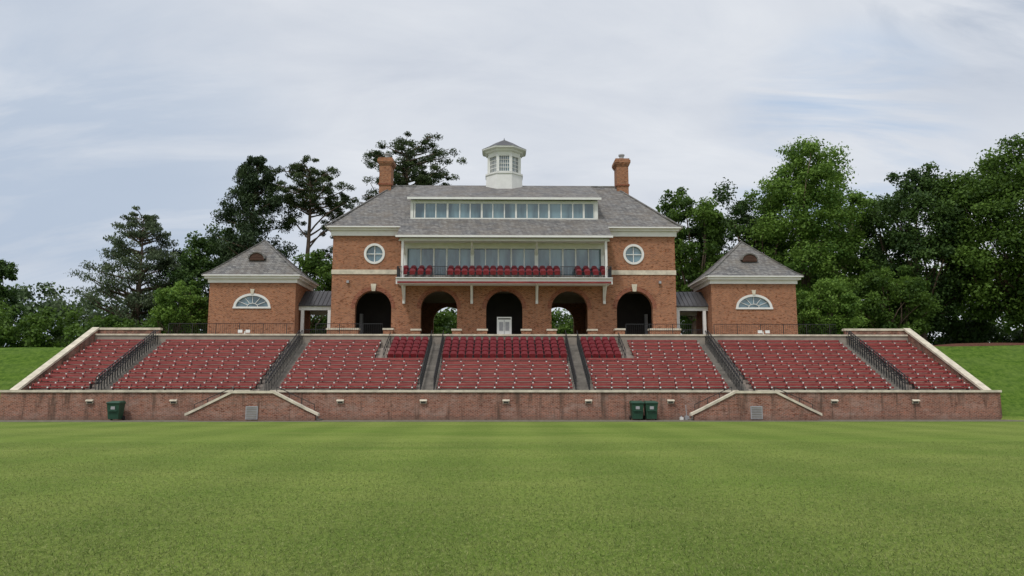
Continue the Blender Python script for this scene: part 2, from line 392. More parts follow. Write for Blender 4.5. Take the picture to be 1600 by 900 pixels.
q.poly(octa(1.55,22.42),MWHITE); q.poly(octa(1.52,21.05),MWHITE)
ostack([(2.14,23.18),(1.5,23.52),(.85,23.92),(.12,24.28),(0,24.3)],MROOFM)
A=octa(1.47,21.0)
for i in range(8):
    a=Vector(A[i]);bb=Vector(A[(i+1)%8])
    q.beam((a.x,a.y,21.0),(a.x,a.y,22.5),.26,.26,MWHITE)
    for tt in (.25,.42,.58,.75):
        pt=a.lerp(bb,tt); q.beam((pt.x*.985,RY+(pt.y-RY)*.985,21.0),(pt.x*.985,RY+(pt.y-RY)*.985,22.5),.045,.045,MWHITE)
    for z in (21.4,21.75,22.1): q.beam((a.x*.98,RY+(a.y-RY)*.98,z),(bb.x*.98,RY+(bb.y-RY)*.98,z),.04,.05,MWHITE)
q.tube([(0,RY,24.25),(0,RY,24.5)],[.06,.02],MMETAL)
q.obj('cupola',B)
d=MB()
d.box(-.50,.50,60.95,61.05,5.86,7.45,MWHITE)
for s in (-1,1):
    d.box(s*.24-.16,s*.24+.16,60.93,60.949,6.55,7.25,MGREY); d.box(s*.24-.16,s*.24+.16,60.93,60.949,5.98,6.4,MWHITE)
d.box(-.02,.02,60.935,60.949,5.9,7.4,MGREY)
d.box(-.58,-.501,60.93,61.08,5.86,7.55,MWHITE); d.box(.501,.58,60.93,61.08,5.86,7.55,MWHITE); d.box(-.58,.58,60.93,61.08,7.551,7.65,MWHITE)
d.obj('white_door',B)
for sx in (-1,1):
    l=MB(); a,b_=sorted((sx*13.82,sx*16.68))
    l.hexa([(a,61.9,8.62),(b_,61.9,8.62),(b_,64.0,9.98),(a,64.0,9.98),(a,61.9,8.70),(b_,61.9,8.70),(b_,64.0,10.1),(a,64.0,10.1)],MROOFM)
    l.hexa([(a,64.0,9.98),(b_,64.0,9.98),(b_,66.1,8.62),(a,66.1,8.62),(a,64.0,10.1),(b_,64.0,10.1),(b_,66.1,8.70),(a,66.1,8.70)],MROOFM)
    for k in range(8):
        x=a+.2+k*(b_-a-.4)/7; l.beam((x,61.9,8.73),(x,64,10.13),.03,.05,MROOFM)
    l.box(a,b_,62.1,62.3,8.3,8.61,MWHITE); l.box(a,b_,65.7,65.9,8.3,8.61,MWHITE)
    for x in (a+.35,b_-.35): l.box(x-.12,x+.12,62.08,62.32,DECK,8.3,MWHITE)
    l.box(a,b_,62.5,62.53,6.75,6.8,MMETAL)
    for k in range(20):
        x=a+k*(b_-a)/19; l.box(x-.012,x+.012,62.5,62.53,DECK,6.75,MMETAL)
    l.obj('covered_walkway',B)
# ------------------------------------------------------------------ pavilions
def pavilion(cx):
    P=empty('brick_pavilion'); m=MB(); hx=3.42; y0,y1=60.95,66.0
    fan=(cx,1.36,(lambda u:8.44+.96*sq(u)),(lambda u:8.44))
    wall(m,cx-hx,cx+hx,5.0,10.4,y0,.3,[fan],MBRICK)
    for s in (-1,1):
        a,b_=sorted((cx+s*hx,cx+s*(hx-.3))); m.box(a,b_,y0+.3,y1,5,10.4,MBRICK)
    m.box(cx-hx+.3,cx+hx-.3,y1-.3,y1,5,10.4,MBRICK)
    m.obj('brick_walls',P)
    t=MB()
    t.box(cx-hx-.12,cx+hx+.12,y0-.12,y1+.12,10.35,10.66,MWHITE)
    t.box(cx-hx-.34,cx+hx+.34,y0-.34,y1+.34,10.662,10.86,MWHITE)
    t.band(arc(cx,8.44,1.28,.88,math.pi,0),arc(cx,8.44,1.46,1.06,math.pi,0),y0-.05,y0+.15,MWHITE)
    t.box(cx-1.5,cx+1.5,y0-.08,y0+.15,8.30,8.44,MWHITE)
    t.prism([(cx-.1,9.46),(cx+.1,9.46),(cx+.17,9.85),(cx-.17,9.85)],y0-.09,y0+.05,MSTONE)
    for ang in (30,60,90,120,150):
        a=R(ang); t.beam((cx+.42*math.cos(a),y0+.1,8.44+.3*math.sin(a)),(cx+1.3*math.cos(a),y0+.1,8.44+.9*math.sin(a)),.04,.04,MWHITE)
    t.band(arc(cx,8.44,.40,.27,math.pi,0,14),arc(cx,8.44,.45,.32,math.pi,0,14),y0+.08,y0+.119,MWHITE)
    t.box(cx-1.36,cx+1.36,y0+.14,y0+.28,8.3,9.5,MGLASS)
    t.obj('trim_and_window',P)
    r=MB(); ex=hx+.5; e0,e1=y0-.5,y1+.5; ya=(e0+e1)/2
    def rg(tt,z): return [(cx-ex*(1-tt),e0+(ya-e0)*tt,z),(cx+ex*(1-tt),e0+(ya-e0)*tt,z),(cx+ex*(1-tt),e1+(ya-e1)*tt,z),(cx-ex*(1-tt),e1+(ya-e1)*tt,z)]
    lv=[(0,10.86),(.0001,10.95),(.15,11.35),(.3,11.85),(1,14.32)]
    for (ta,za),(tb,zb) in zip(lv,lv[1:]):
        A=rg(ta,za);C=rg(tb,zb)
        for i in range(4):
            j=(i+1)%4; r.poly([A[i],A[j],C[j],C[i]],MSLATE if ta>0 else MWHITE)
    r.poly(rg(0,10.86)[::-1],MWHITE)
    lv2=lv[1:]
    for i in range(4):
        for (ta,za),(tb,zb) in zip(lv2,lv2[1:]):
            r.beam(Vector(rg(ta,za)[i])+Vector((0,0,.02)),Vector(rg(tb,zb)[i])+Vector((0,0,.02)),.16,.07,MSLATE)
    r.tube([(cx,ya,14.2),(cx,ya,14.42)],[.14,.05],MSLATE)
    vy=61.55
    r.prism([(cx-.58,12.3)]+arc(cx,12.42,.58,.46,math.pi,0,16)+[(cx+.58,12.3)],vy,vy+1.3,MVENT)
    r.band(arc(cx,12.42,.59,.47,math.pi,0,16),arc(cx,12.42,.70,.58,math.pi,0,16),vy-.08,vy+1.4,MSLATE)
    for k in range(3): r.box(cx-.5+k*.06,cx+.5-k*.06,vy-.03,vy-.002,12.4+k*.13,12.44+k*.13,MVENT)
    r.obj('slate_roof',P)
pavilion(-20.05); pavilion(20.05)
# ------------------------------------------------------------------ grandstand
G=empty('grandstand')
NR=12; RD=.66; RH=.30; Y0=49.0; Z0=1.60
st=MB()
for i in range(NR):
    z=Z0+RH*i; st.box(-30.15,30.15,Y0+RD*i,Y0+RD*(i+1),z-1.0,z,MTREAD)
st.box(-30.15,30.15,48.3,Y0,.6,Z0,MTREAD)
YT=Y0+RD*NR
AIS=[(4.4,5.5),(14.4,15.7),(25.0,26.3)]
for s in (-1,1):
    for a,b_ in AIS:
        x0,x1=sorted((s*a,s*b_))
        for i in range(1,NR+1):
            zz=Z0+RH*i-.15; st.box(x0+.05,x1-.05,Y0+RD*i-.33,Y0+RD*i-.005,zz-.2,zz,MCONC)
            st.box(x0+.02,x1-.02,Y0+RD*i-.004,Y0+RD*i+.0035,zz,zz+.155,MCONC)
            if i<NR: st.box(x0+.02,x1-.02,Y0+RD*i+.005,Y0+RD*i+.32,zz+.145,zz+.156,MCONC)
st.obj('concrete_terracing',G)
dk=MB()
dk.box(-30.15,30.15,YT+.05,61.0,4.0,DECK,MFLOOR); dk.box(-25,25,61.0,75,4.0,DECK-.01,MFLOOR)
dk.box(-30.15,30.15,YT-.02,YT+.3,DECK,DECK+.12,MSTONE)
dk.obj('terrace_deck',G)
sw=MB()
for s in (-1,1):
    x0,x1=sorted((s*30.16,s*30.56))
    sw.prism([(48.35,0),(57.9,0),(57.9,6.28),(57.4,6.28),(48.6,1.72)],x0,x1,MBRICKW,axis='x')
    sw.prism([(48.3,1.68),(57.4,6.34),(57.4,6.49),(48.3,1.84)],x0-.05,x1+.05,MSTONE,axis='x')
    a,b_=sorted((s*30.64,s*25.6)); sw.box(a,b_,57.402,57.8,6.30,6.46,MSTONE)
    a,b_=sorted((s*30.15,s*25.7)); sw.box(a,b_,57.46,57.74,DECK,6.30,MBRICKW)
sw.obj('side_walls',G)
bn=MB()
def bench(x0,x1,i):
    if x1<x0: x0,x1=x1,x0
    z=Z0+RH*i; y=Y0+RD*i+.20
    bn.hexa([(x0,y,z+.335),(x1,y,z+.335),(x1,y+.3,z+.35),(x0,y+.3,z+.35),(x0,y,z+.43),(x1,y,z+.43),(x1,y+.3,z+.41),(x0,y+.3,z+.41)],MSEAT)
    bn.hexa([(x0,y+.32,z+.495),(x1,y+.32,z+.495),(x1,y+.36,z+.495),(x0,y+.36,z+.495),(x0,y+.36,z+.635),(x1,y+.36,z+.635),(x1,y+.40,z+.635),(x0,y+.40,z+.635)],MSEAT)
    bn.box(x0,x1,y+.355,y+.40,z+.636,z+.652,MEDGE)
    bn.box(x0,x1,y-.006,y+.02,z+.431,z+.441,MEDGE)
    n=max(1,int(round((x1-x0)/1.15))); off=.22*(i%3)
    for k in range(n+1):
        x=x0+.1+off*.5+(x1-x0-.35)*k/n
        bn.box(x-.02,x+.02,y+.05,y+.29,z,z+.34,MMETAL)
        bn.box(x-.02,x+.02,y+.30,y+.318,z+.2,z+.6,MMETAL)
        bn.box(x-.045,x+.045,y-.014,y-.004,z+.35,z+.43,MWHITE)
for i in range(NR):
    for s in (-1,1):
        bench(s*26.4,s*30.0,i); bench(s*15.85,s*24.9,i)
        if i>=7: bench(s*9.1,s*14.3,i)
        else: bench(s*5.65,s*14.3,i)
    if i<7: bench(-4.3,4.3,i)
bn.obj('maroon_benches',G)
def chair(mb,x,y,z,wd=.50):
    h=wd/2-.03
    bk=[(-h,.40),(h,.40),(h+.01,.72),(h-.05,.84),(h-.14,.88),(-h+.14,.88),(-h+.05,.84),(-h-.01,.72)]
    A=[(x+u,y+.36+(v-.4)*.18,z+v) for u,v in bk];C=[(a,b+.05,c_) for a,b,c_ in A]
    mb.poly(A,MCHAIR);mb.poly(C[::-1],MCHAIR)
    for i in range(8): mb.poly([A[i],A[(i+1)%8],C[(i+1)%8],C[i]],MCHAIR)
    lean=random.uniform(.0,.05)
    mb.hexa([(x-h+.02,y+.22,z+.36),(x+h-.02,y+.22,z+.36),(x+h-.02,y+.30,z+.36),(x-h+.02,y+.30,z+.36),
             (x-h+.04,y+.16-lean,z+.66),(x+h-.04,y+.16-lean,z+.66),(x+h-.04,y+.22-lean,z+.68),(x-h+.04,y+.22-lean,z+.68)],MCHAIR)
    for s in (-1,1):
        xx=x+s*(wd/2)
        mb.box(xx-.022,xx+.022,y+.02,y+.38,z+.58,z+.62,MCHAIR)
        mb.box(xx-.018,xx+.018,y+.24,y+.34,z,z+.58,MMETAL)
ck=MB()
for i in range(7,NR):
    z=Z0+RH*i;y=Y0+RD*i+.1
    for k in range(16): chair(ck,-4.15+k*8.3/15,y,z)
    for s in (-1,1):
        for k in range(5): chair(ck,s*(5.85+k*.53),y,z)
ck.obj('stadium_chairs',G)
bc=MB()
for row,(y,z) in enumerate(((59.25,10.47),(60.1,10.86))):
    for a,b_ in ((-7.85,-5.95),(-4.25,4.15),(5.85,7.85)):
        n=int((b_-a)/.53)
        for k in range(n+1): chair(bc,a+k*(b_-a)/n,y,z)
bc.obj('balcony_chairs',B)
rl=MB()
def hrail(x0,x1,y,z,h=1.0,bal=.14):
    rl.box(x0,x1,y-.02,y+.02,z+h-.03,z+h+.01,MMETAL); rl.box(x0,x1,y-.012,y+.012,z+.1,z+.125,MMETAL)
    n=int((x1-x0)/bal)
    for i in range(n+1):
        x=x0+(x1-x0)*i/n; wd=.024 if i%11==0 else .007
        rl.box(x-wd,x+wd,y-wd,y+wd,z,z+h-.03,MMETAL)
for s in (-1,1):
    for a,b_ in ((15.9,25.2),(9.2,14.2)):
        x0,x1=sorted((s*a,s*b_)); hrail(x0,x1,57.9,DECK,.98,.16)
    for a,b_ in AIS:
        for xx in ((a+.12,b_-.12) if a<5 else ((a+b_)/2-.1,(a+b_)/2+.1)):
            x=s*xx
            p0=Vector((x,Y0+.1,Z0+.15));p1=Vector((x,YT,Z0+.15+RH*NR))
            for hh in (.9,.5): rl.beam(p0+Vector((0,0,hh)),p1+Vector((0,0,hh)),.045,.045,MMETAL)
            for i in range(NR*2+1):
                pp=p0.lerp(p1,i/(NR*2)); rl.beam(pp-Vector((0,0,.15)),pp+Vector((0,0,.9)),.035,.035,MMETAL)
    x=s*8.45
    p0=Vector((x,Y0+RD*7,Z0+RH*7));p1=Vector((x,YT,Z0+RH*NR))
    for hh in (.9,.5): rl.beam(p0+Vector((0,0,hh)),p1+Vector((0,0,hh)),.04,.04,MMETAL)
    for i in range(6):
        pp=p0.lerp(p1,i/5); rl.beam(pp,pp+Vector((0,0,.9)),.035,.035,MMETAL)
rl.obj('black_railings',G)
# ------------------------------------------------------------------ field wall with stair flights
W=empty('brick_field_wall'); fw=MB()
segs=[(-30.95,-15.7),(-14.5,14.5),(15.7,30.95)]
for a,b_ in segs:
    fw.box(a,b_,48.0,48.35,-.3,1.68,MBRICKW)
    fw.box(a-(.06 if a<-20 else 0),b_+(.06 if b_>20 else 0),47.92,48.42,1.68,1.82,MSTONE)
for a in (-15.7,14.5): fw.box(a,a+1.2,48.0,48.35,-.3,1.55,MBRICKW)
for s in (-1,1):
    cx=s*15.1
    fw.prism([(cx-3.75,-.2),(cx+3.75,-.2),(cx+3.75,.30),(cx+1.2,1.62),(cx-1.2,1.62),(cx-3.75,.30)],46.55,46.85,MBRICKW)
    cap=[(cx-3.95,.28),(cx-3.3,.58),(cx-1.22,1.62),(cx+1.22,1.62),(cx+3.3,.58),(cx+3.95,.28)]
    cap2=[(x,z+.15) for x,z in cap]
    fw.band(cap,cap2,46.47,46.93,MSTONE)
    for q_ in (-1,1):
        for k in range(9):
            xa=cx+q_*(1.2+.3*k);xb=cx+q_*(1.5+.3*k); x0,x1=sorted((xa,xb)); fw.box(x0,x1,46.852,47.99,-.2,1.6-.17*(k+1),MCONC)
        a=Vector((cx+q_*1.3,47.0,2.0)); b2=Vector((cx+q_*3.6,47.0,.95))
        fw.beam(a,b2,.04,.04,MMETAL)
        for tt in (0,.33,.66,1):
            pp=a.lerp(b2,tt); fw.beam(pp,pp-Vector((0,0,.8)),.035,.035,MMETAL)
    fw.box(cx-1.2,cx+1.2,46.852,47.99,-.2,1.58,MCONC)
    fw.box(cx-.36,cx+.36,46.50,46.549,.08,.86,MGREY)
    for k in range(7): fw.box(cx-.3,cx+.3,46.485,46.499,.14+k*.1,.19+k*.1,MCONC)
fw.obj('wall_and_stairs',W)
for k in (-5,-4,-2,-1,0,1,2,4,5):
    x=k*5.1+.05; o=MB()
    o.box(x-.20,x+.20,47.93,47.999,1.0,1.24,MSTONE); o.prism([(47.80,1.17),(47.93,1.24),(47.93,1.15),(47.80,1.13)],x-.22,x+.22,MSTONE,axis='x')
    o.box(x-.14,x+.14,47.90,47.929,1.03,1.13,MMETAL)
    o.obj('wall_step_light')
def flood(x):
    o=MB(); o.box(x-.45,x+.45,57.2,57.3,DECK+.1,DECK+.16,MWHITE); o.tube([(x,57.25,DECK),(x,57.25,DECK+.35)],[.04,.04],MWHITE)
    for s in (-1,1):
        o.hexa([(x+s*.28-.16,57.05,DECK+.22),(x+s*.28+.16,57.05,DECK+.22),(x+s*.28+.12,57.28,DECK+.26),(x+s*.28-.12,57.28,DECK+.26),
                (x+s*.28-.16,57.08,DECK+.44),(x+s*.28+.16,57.08,DECK+.44),(x+s*.28+.12,57.30,DECK+.40),(x+s*.28-.12,57.30,DECK+.40)],MWHITE)
    o.obj('floodlight')
flood(-19.3); flood(19.4)
def bin_(x,y):
    o=MB(); h=1.0
    o.hexa([(x-.30,y-.26,.08),(x+.30,y-.26,.08),(x+.30,y+.28,.08),(x-.30,y+.28,.08),(x-.37,y-.38,h),(x+.37,y-.38,h),(x+.37,y+.38,h),(x-.37,y+.38,h)],MBIN)
    o.box(x-.40,x+.40,y-.42,y+.40,h,h+.05,MBIN)
    o.hexa([(x-.40,y-.44,h+.052),(x+.40,y-.44,h+.052),(x+.40,y+.42,h+.052),(x-.40,y+.42,h+.052),(x-.34,y-.3,h+.12),(x+.34,y-.3,h+.12),(x+.34,y+.38,h+.17),(x-.34,y+.38,h+.17)],MBIN)
    o.box(x-.26,x+.26,y-.40,y-.33,.55,.62,MBIN); o.box(x-.12,x+.12,y-.375,y-.31,.66,.84,MGREY)
    o.tube([(x-.34,y+.46,h+.02),(x+.34,y+.46,h+.02)],[.02,.02],MBIN)
    for s in (-1,1): o.tube([(x+s*.33,y+.3,.14),(x+s*.39,y+.3,.14)],[.14,.14],MTYRE,12)
    o.obj('wheeled_trash_bin')
bin_(-23.5,47.25); bin_(8.02,47.3); bin_(8.86,47.22)
ub=MB()
ub.box(11.05,11.3,47.6,47.9,0,.22,MGREY); ub.box(11.08,11.27,47.63,47.87,.22,.26,MGREY); ub.tube([(11.17,47.75,.26),(11.17,47.9,.9)],[.02,.02],MGREY)
ub.box(10.75,10.95,47.65,47.9,0,.16,MWHITE); ub.tube([(10.85,47.78,.16),(10.85,47.78,.24)],[.05,.05],MGREY)
ub.obj('utility_box')
# ------------------------------------------------------------------ ground
def hgt(x,y):
    ys=47.6 if abs(x)>30.9 else 48.4
    if y<=ys: return 0.0
    t=(y-ys)/(58-ys); t=min(1,t)
    z=5.1*t
    if abs(x)>30.9:
        z=5.1*(t*.8+.2*(3*t*t-2*t*t*t)) 
        z+=.12*math.sin(x*.13+y*.05)*t+.05*math.sin(x*.5)*t
    return z
xs=sorted(set([-900,-500,-300,-200,-140]+[float(v) for v in range(-110,111,2)]+[-30.96,-30.85,30.85,30.96]+[140,200,300,500,900]))
ys=[-300,-100,-40,-10,0,10,20,30,40,45,47,47.6]+[48+.5*i for i in range(0,24)]+[61,64,70,80,100,140,200,300,500,900]
verts=[(x,y,hgt(x,y)) for y in ys for x in xs]; nx=len(xs)
faces=[(j*nx+i,j*nx+i+1,(j+1)*nx+i+1,(j+1)*nx+i) for j in range(len(ys)-1) for i in range(nx-1)]
me=bpy.data.meshes.new('grass_ground'); me.from_pydata(verts,[],faces); me.materials.append(MGRASS)
me.polygons.foreach_set('use_smooth',[True]*len(faces)); gr=bpy.data.objects.new('grass_ground',me); scene.collection.objects.link(gr)
pv=MB(); pv.poly([(-31,44.6,.004),(31,44.6,.004),(31,48.0,.004),(-31,48.0,.004)],plain('gravel_strip',(.16,.145,.11),.95,.4,3,.1)); pv.obj('gravel_path')
mu=MB()
def mz(x,y): return hgt(x,y)+.03+.42*max(0,math.sin(math.pi*min(1,max(0,(y-58.5)/8))))*min(1,max(0,(x-33)/3))
for i in range(30):
    for j in range(8):
        x0,x1=33+i*1.2,33+(i+1)*1.2; y0,y1=58.5+j,59.5+j
        mu.poly([(x0,y0,mz(x0,y0)),(x1,y0,mz(x1,y0)),(x1,y1,mz(x1,y1)),(x0,y1,mz(x0,y1))],MMULCH)
mu.obj('mulch_bed',smooth=True)
# ------------------------------------------------------------------ vegetation
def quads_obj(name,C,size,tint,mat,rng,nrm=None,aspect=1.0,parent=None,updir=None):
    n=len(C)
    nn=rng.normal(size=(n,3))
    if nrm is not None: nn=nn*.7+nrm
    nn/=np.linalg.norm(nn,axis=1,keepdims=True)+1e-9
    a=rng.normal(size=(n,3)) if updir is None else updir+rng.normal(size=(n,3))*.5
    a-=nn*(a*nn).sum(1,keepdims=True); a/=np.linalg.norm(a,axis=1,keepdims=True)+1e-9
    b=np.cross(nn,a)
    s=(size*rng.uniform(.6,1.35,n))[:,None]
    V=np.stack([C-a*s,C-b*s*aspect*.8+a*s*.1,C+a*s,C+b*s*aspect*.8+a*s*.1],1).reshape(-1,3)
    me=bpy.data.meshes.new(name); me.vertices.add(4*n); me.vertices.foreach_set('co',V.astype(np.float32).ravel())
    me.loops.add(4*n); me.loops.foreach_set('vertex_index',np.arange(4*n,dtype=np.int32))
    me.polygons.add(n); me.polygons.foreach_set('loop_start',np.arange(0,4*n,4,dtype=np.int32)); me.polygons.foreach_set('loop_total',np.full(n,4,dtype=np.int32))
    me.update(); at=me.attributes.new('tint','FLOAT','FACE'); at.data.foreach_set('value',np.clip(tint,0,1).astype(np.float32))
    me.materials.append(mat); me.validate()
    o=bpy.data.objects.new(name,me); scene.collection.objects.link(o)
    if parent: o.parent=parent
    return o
def clumps(rng,cen,rad,per,squash=.75):
    K=len(cen); idx=np.repeat(np.arange(K),per); n=len(idx)
    d=rng.normal(size=(n,3)); d/=np.linalg.norm(d,axis=1,keepdims=True)
    r=rng.uniform(0,1,n)**.5*rng.uniform(.85,1.2,n)
    sc=np.array([1,1,squash])
    P=cen[idx]+d*sc*(r*rad[idx])[:,None]
    ct=rng.uniform(.05,.75,K)[idx]
    tint=ct+rng.normal(size=n)*.17+.18*(d[:,2]*r)  # random tone, plus light from above painted in: clump tops paler, undersides darker
    nr=d*.6+np.array([0,0,.35])
    return P,tint,nr
def limb(mb,a,b,r0,r1,rng,bend=.12,n=5):
    a=np.array(a,float);b=np.array(b,float);L=np.linalg.norm(b-a); off=rng.normal(size=3)*L*bend; off[2]=-abs(off[2])*.4
    pts=[];rs=[]
    for i in range(n+1):
        t=i/n; pts.append(tuple(a+(b-a)*t+off*math.sin(math.pi*t))); rs.append(r0+(r1-r0)*t)
    mb.tube(pts,rs,MBARK)
def broadleaf(name,x,y,top,R_,base=5.1,cb=.22,mat=LOAK,seed=1,K=150,per=190,leaf=.15,Ry=None,cr=.235):
    rng=np.random.default_rng(seed); T=empty(name); H=top-base; zc0=base+H*cb; ch=(top-zc0)/2; zc=zc0+ch
    Ry=Ry or R_; K=int(K*1.35)
    ph=rng.uniform(0,6.28,6)
    d=rng.normal(size=(K,3)); d/=np.linalg.norm(d,axis=1,keepdims=True)
    az=np.arctan2(d[:,1],d[:,0]); lump=1+.10*np.sin(3*az+ph[0]+2*d[:,2])+.10*np.sin(5*d[:,2]*2+ph[1]+az)+.06*np.sin(7*az+ph[2])
    rr=rng.uniform(.45,1,K)**.5*lump*.9
    cen=np.stack([x+d[:,0]*R_*rr,y+d[:,1]*Ry*rr,zc+d[:,2]*ch*np.minimum(rr,1.05)*.95],1)
    rad=rng.uniform(.55,1.25,K)*R_*cr
    P,t,nr=clumps(rng,cen,rad,per)
    quads_obj('foliage',P,leaf,t,mat,rng,nr,parent=T,aspect=.8)
    m=MB(); tr=.038*H*.5
    fork=(x+rng.normal()*.3,y,zc0+ch*.25)
    limb(m,(x,y,base-.3),fork,tr*1.2,tr*.7,rng,.03)
    limb(m,fork,(x+rng.normal()*.5,y,top-ch*.5),tr*.7,tr*.15,rng,.06)
    for k in rng.choice(K,min(K,26),replace=False):
        h=rng.uniform(.5,1.0); a=np.array([x,y,base])*(1-h)+np.array(fork)*h
        a[2]=base+(fork[2]-base)*rng.uniform(.75,1.25); limb(m,a,cen[k],tr*.33,.03,rng)
    m.obj('trunk_and_limbs',T,True)
def conifer(name,x,y,top,R_,base=5.1,cb=.1,mat=LCEDAR,seed=1,K=170,per=150,leaf=.16,power=.75,loose=0.0):
    rng=np.random.default_rng(seed); T=empty(name); H=top-base; m=MB()
    limb(m,(x,y,base-.3),(x+.2,y,top-.3),.022*H,.03,rng,.01,8)
    t=rng.uniform(0,1,K)**1.15; h=base+H*(cb+(1-cb)*t)
    prof=R_*np.clip((1-t),.03,1)**power
    az=rng.uniform(0,6.28,K); lump=1+.22*np.sin(az*2+t*9+seed)+.15*np.sin(t*26+seed*2)
    q=rng.uniform(.25,1,K)**.6*lump
    cen=np.stack([x+np.cos(az)*prof*q,y+np.sin(az)*prof*q,h+ (q*prof*.12)],1)
    rad=(.25+.20*prof+.1*rng.uniform(0,1,K))*(1-.25*loose)
    P,tt,nr=clumps(rng,cen,rad,per,.8 if loose==0 else .5)
    up=np.tile(np.array([0,0,.8]),(len(P),1))
    quads_obj('foliage',P,leaf,tt,mat,rng,nr*.6,parent=T,aspect=.45,updir=up)
    for k in range(0,K,3):
        z=max(base+1,cen[k][2]-.25*prof[k]-.3); limb(m,(x,y,z),cen[k],.05+.02*prof[k],.02,rng,.08,3)
    m.obj('trunk_and_limbs',T,True)
def pine(name,x,y,top,R_,crown,base=5.1,seed=1,nl=22,per=120,extra=(),lean=0.0):
    rng=np.random.default_rng(seed); T=empty(name); m=MB(); H=top-base
    pts=[];rs=[]
    for i in range(9):
        t=i/8; pts.append((x+lean*t+.25*math.sin(t*5+seed),y,base-.3+(H-1.6)*t)); rs.append(.02*H*(1-t*.75)*.9)
    m.tube(pts,rs,MBARK,8)
    cen=[];rad=[]
    def trunkat(z):
        t=(z-base)/(H-1.6); t=min(1,max(0,t)); return np.array([x+lean*t+.25*math.sin(t*5+seed),y,z])
    tips=[]
    for k in range(nl):
        t=(k+.5)/nl; z=top-.5-(crown-.5)*(1-t)**.9; az=k*2.4+rng.uniform(-.4,.4)
        ext=R_*(.62+.45*math.sin(math.pi*min(.86,.25+t*.65)))*rng.uniform(.45,1.1)
        tips.append((z-.2*crown,np.array([x+lean+math.cos(az)*ext,y+math.sin(az)*ext,z+ .06*crown-(.10*ext)])))
    for (dx,zz,z0) in extra: tips.append((z0,np.array([x+dx,y+rng.uniform(-1,1),zz])))
    for z0,tip in tips:
        a=trunkat(min(top-2.0,z0)); limb(m,a,tip,.11,.03,rng,.1,5)
        for j in range(6):
            tt=rng.uniform(.45,1.05); c=a+(tip-a)*tt+rng.normal(size=3)*np.array([.6,.6,.3]); cen.append(c); rad.append(rng.uniform(.4,.85)*R_*.2)
            if j<3: limb(m,a+(tip-a)*tt*.8,c,.04,.015,rng,.05,2)
    cen=np.array(cen);rad=np.array(rad)
    P,tt,nr=clumps(rng,cen,rad,per,.6)
    quads_obj('needles',P,.15,tt,LPINE,rng,nr*.4,parent=T,aspect=.38)
    m.obj('trunk_and_limbs',T,True)
def mass(name,pts,mat,seed,per=110,leaf=.3,spread=(4,3,3),cr=(1.3,2.4),each=26):
    rng=np.random.default_rng(seed); cen=[]
    for (x,y,z0,z1,rx) in pts:
        for k in range(each):
            d=rng.normal(size=3); d/=np.linalg.norm(d); r=rng.uniform(.3,1)**.6
            cen.append((x+d[0]*rx*r,y+d[1]*rx*.6*r,(z0+z1)/2+d[2]*(z1-z0)/2*.9*r))
    cen=np.array(cen); rad=rng.uniform(cr[0],cr[1],len(cen))
    P,t,nr=clumps(rng,cen,rad,per); 
    return quads_obj(name,P,leaf,t,mat,rng,nr,aspect=.85)
# left group
conifer('feathery_conifer_tree',-40.6,85,21.6,7.4,cb=.0,mat=LFEATH,seed=3,K=330,per=95,leaf=.16,power=.45,loose=1)
conifer('feathery_conifer_tree',-38.0,88,17.6,5.0,cb=.0,mat=LCEDAR,seed=5,K=150,per=130,leaf=.17,power=.45)
broadleaf('broadleaf_tree',-31.2,82,20.4,4.2,mat=LDARK,seed=11,K=110,per=150,cb=.1)
conifer('red_cedar_tree',-26.4,80,26.4,4.7,cb=.2,seed=8,K=270,per=160,power=.45,leaf=.17)
pine('pine_tree',-21.3,82,27.0,4.2,5.4,seed=4,nl=26,extra=((3.8,22.0,18.5),(5.0,22.8,18.8),(2.6,20.3,17.0),(-2.0,20.8,18.2),(3.2,17.2,15.5),(4.4,20.6,17.6)),per=115)
pine('pine_tree',-10.9,86,31.2,4.9,6.6,seed=6,nl=32,extra=((-5.4,24.2,22.5),(-4.4,25.6,23),(-6.4,23.4,21.5),(4.8,24.8,22.8),(4.0,26.2,24.5)),per=135)
broadleaf('broadleaf_tree',-19.0,77,16.6,4.2,mat=LOAK,seed=12,K=80,per=150,cb=.05)
broadleaf('crape_myrtle',-26.7,63.5,11.4,2.3,mat=LLIGHT,seed=13,K=80,per=170,leaf=.10,cb=.05)
broadleaf('broadleaf_tree',-66.5,100,20.5,3.6,mat=LDARK,seed=14,K=70,per=130,leaf=.2,cb=.1)
# right group
broadleaf('oak_tree',20.6,83,25.6,4.2,mat=LOAK,seed=21,K=130,per=170,cb=.15)
broadleaf('oak_tree',26.2,85,25.4,5.0,mat=LDARK,seed=22,K=140,per=170,cb=.1)
broadleaf('maple_tree',32.5,80,29.5,6.1,mat=LLIGHT,seed=43,K=220,per=220,cb=.05)
broadleaf('maple_tree',41.5,92,28.0,5.4,mat=LLIGHT,seed=24,K=120,per=170,cb=.1)
broadleaf('oak_tree',41.8,76,25.0,5.6,mat=LDARK,seed=25,K=170,per=200,cb=.1)
broadleaf('oak_tree',49.4,72,26.4,6.9,mat=LOAK,seed=46,K=250,per=240,cb=.10)
broadleaf('oak_tree',61.5,74,26.5,6.5,mat=LOAK,seed=27,K=150,per=190,cb=.15)
broadleaf('crape_myrtle',28.2,67,12.1,3.2,mat=LLIGHT,seed=28,K=90,per=170,leaf=.11,cb=.03)
broadleaf('broadleaf_tree',36.0,71,14.0,4.0,mat=LOAK,seed=29,K=90,per=170,leaf=.14,cb=.02)
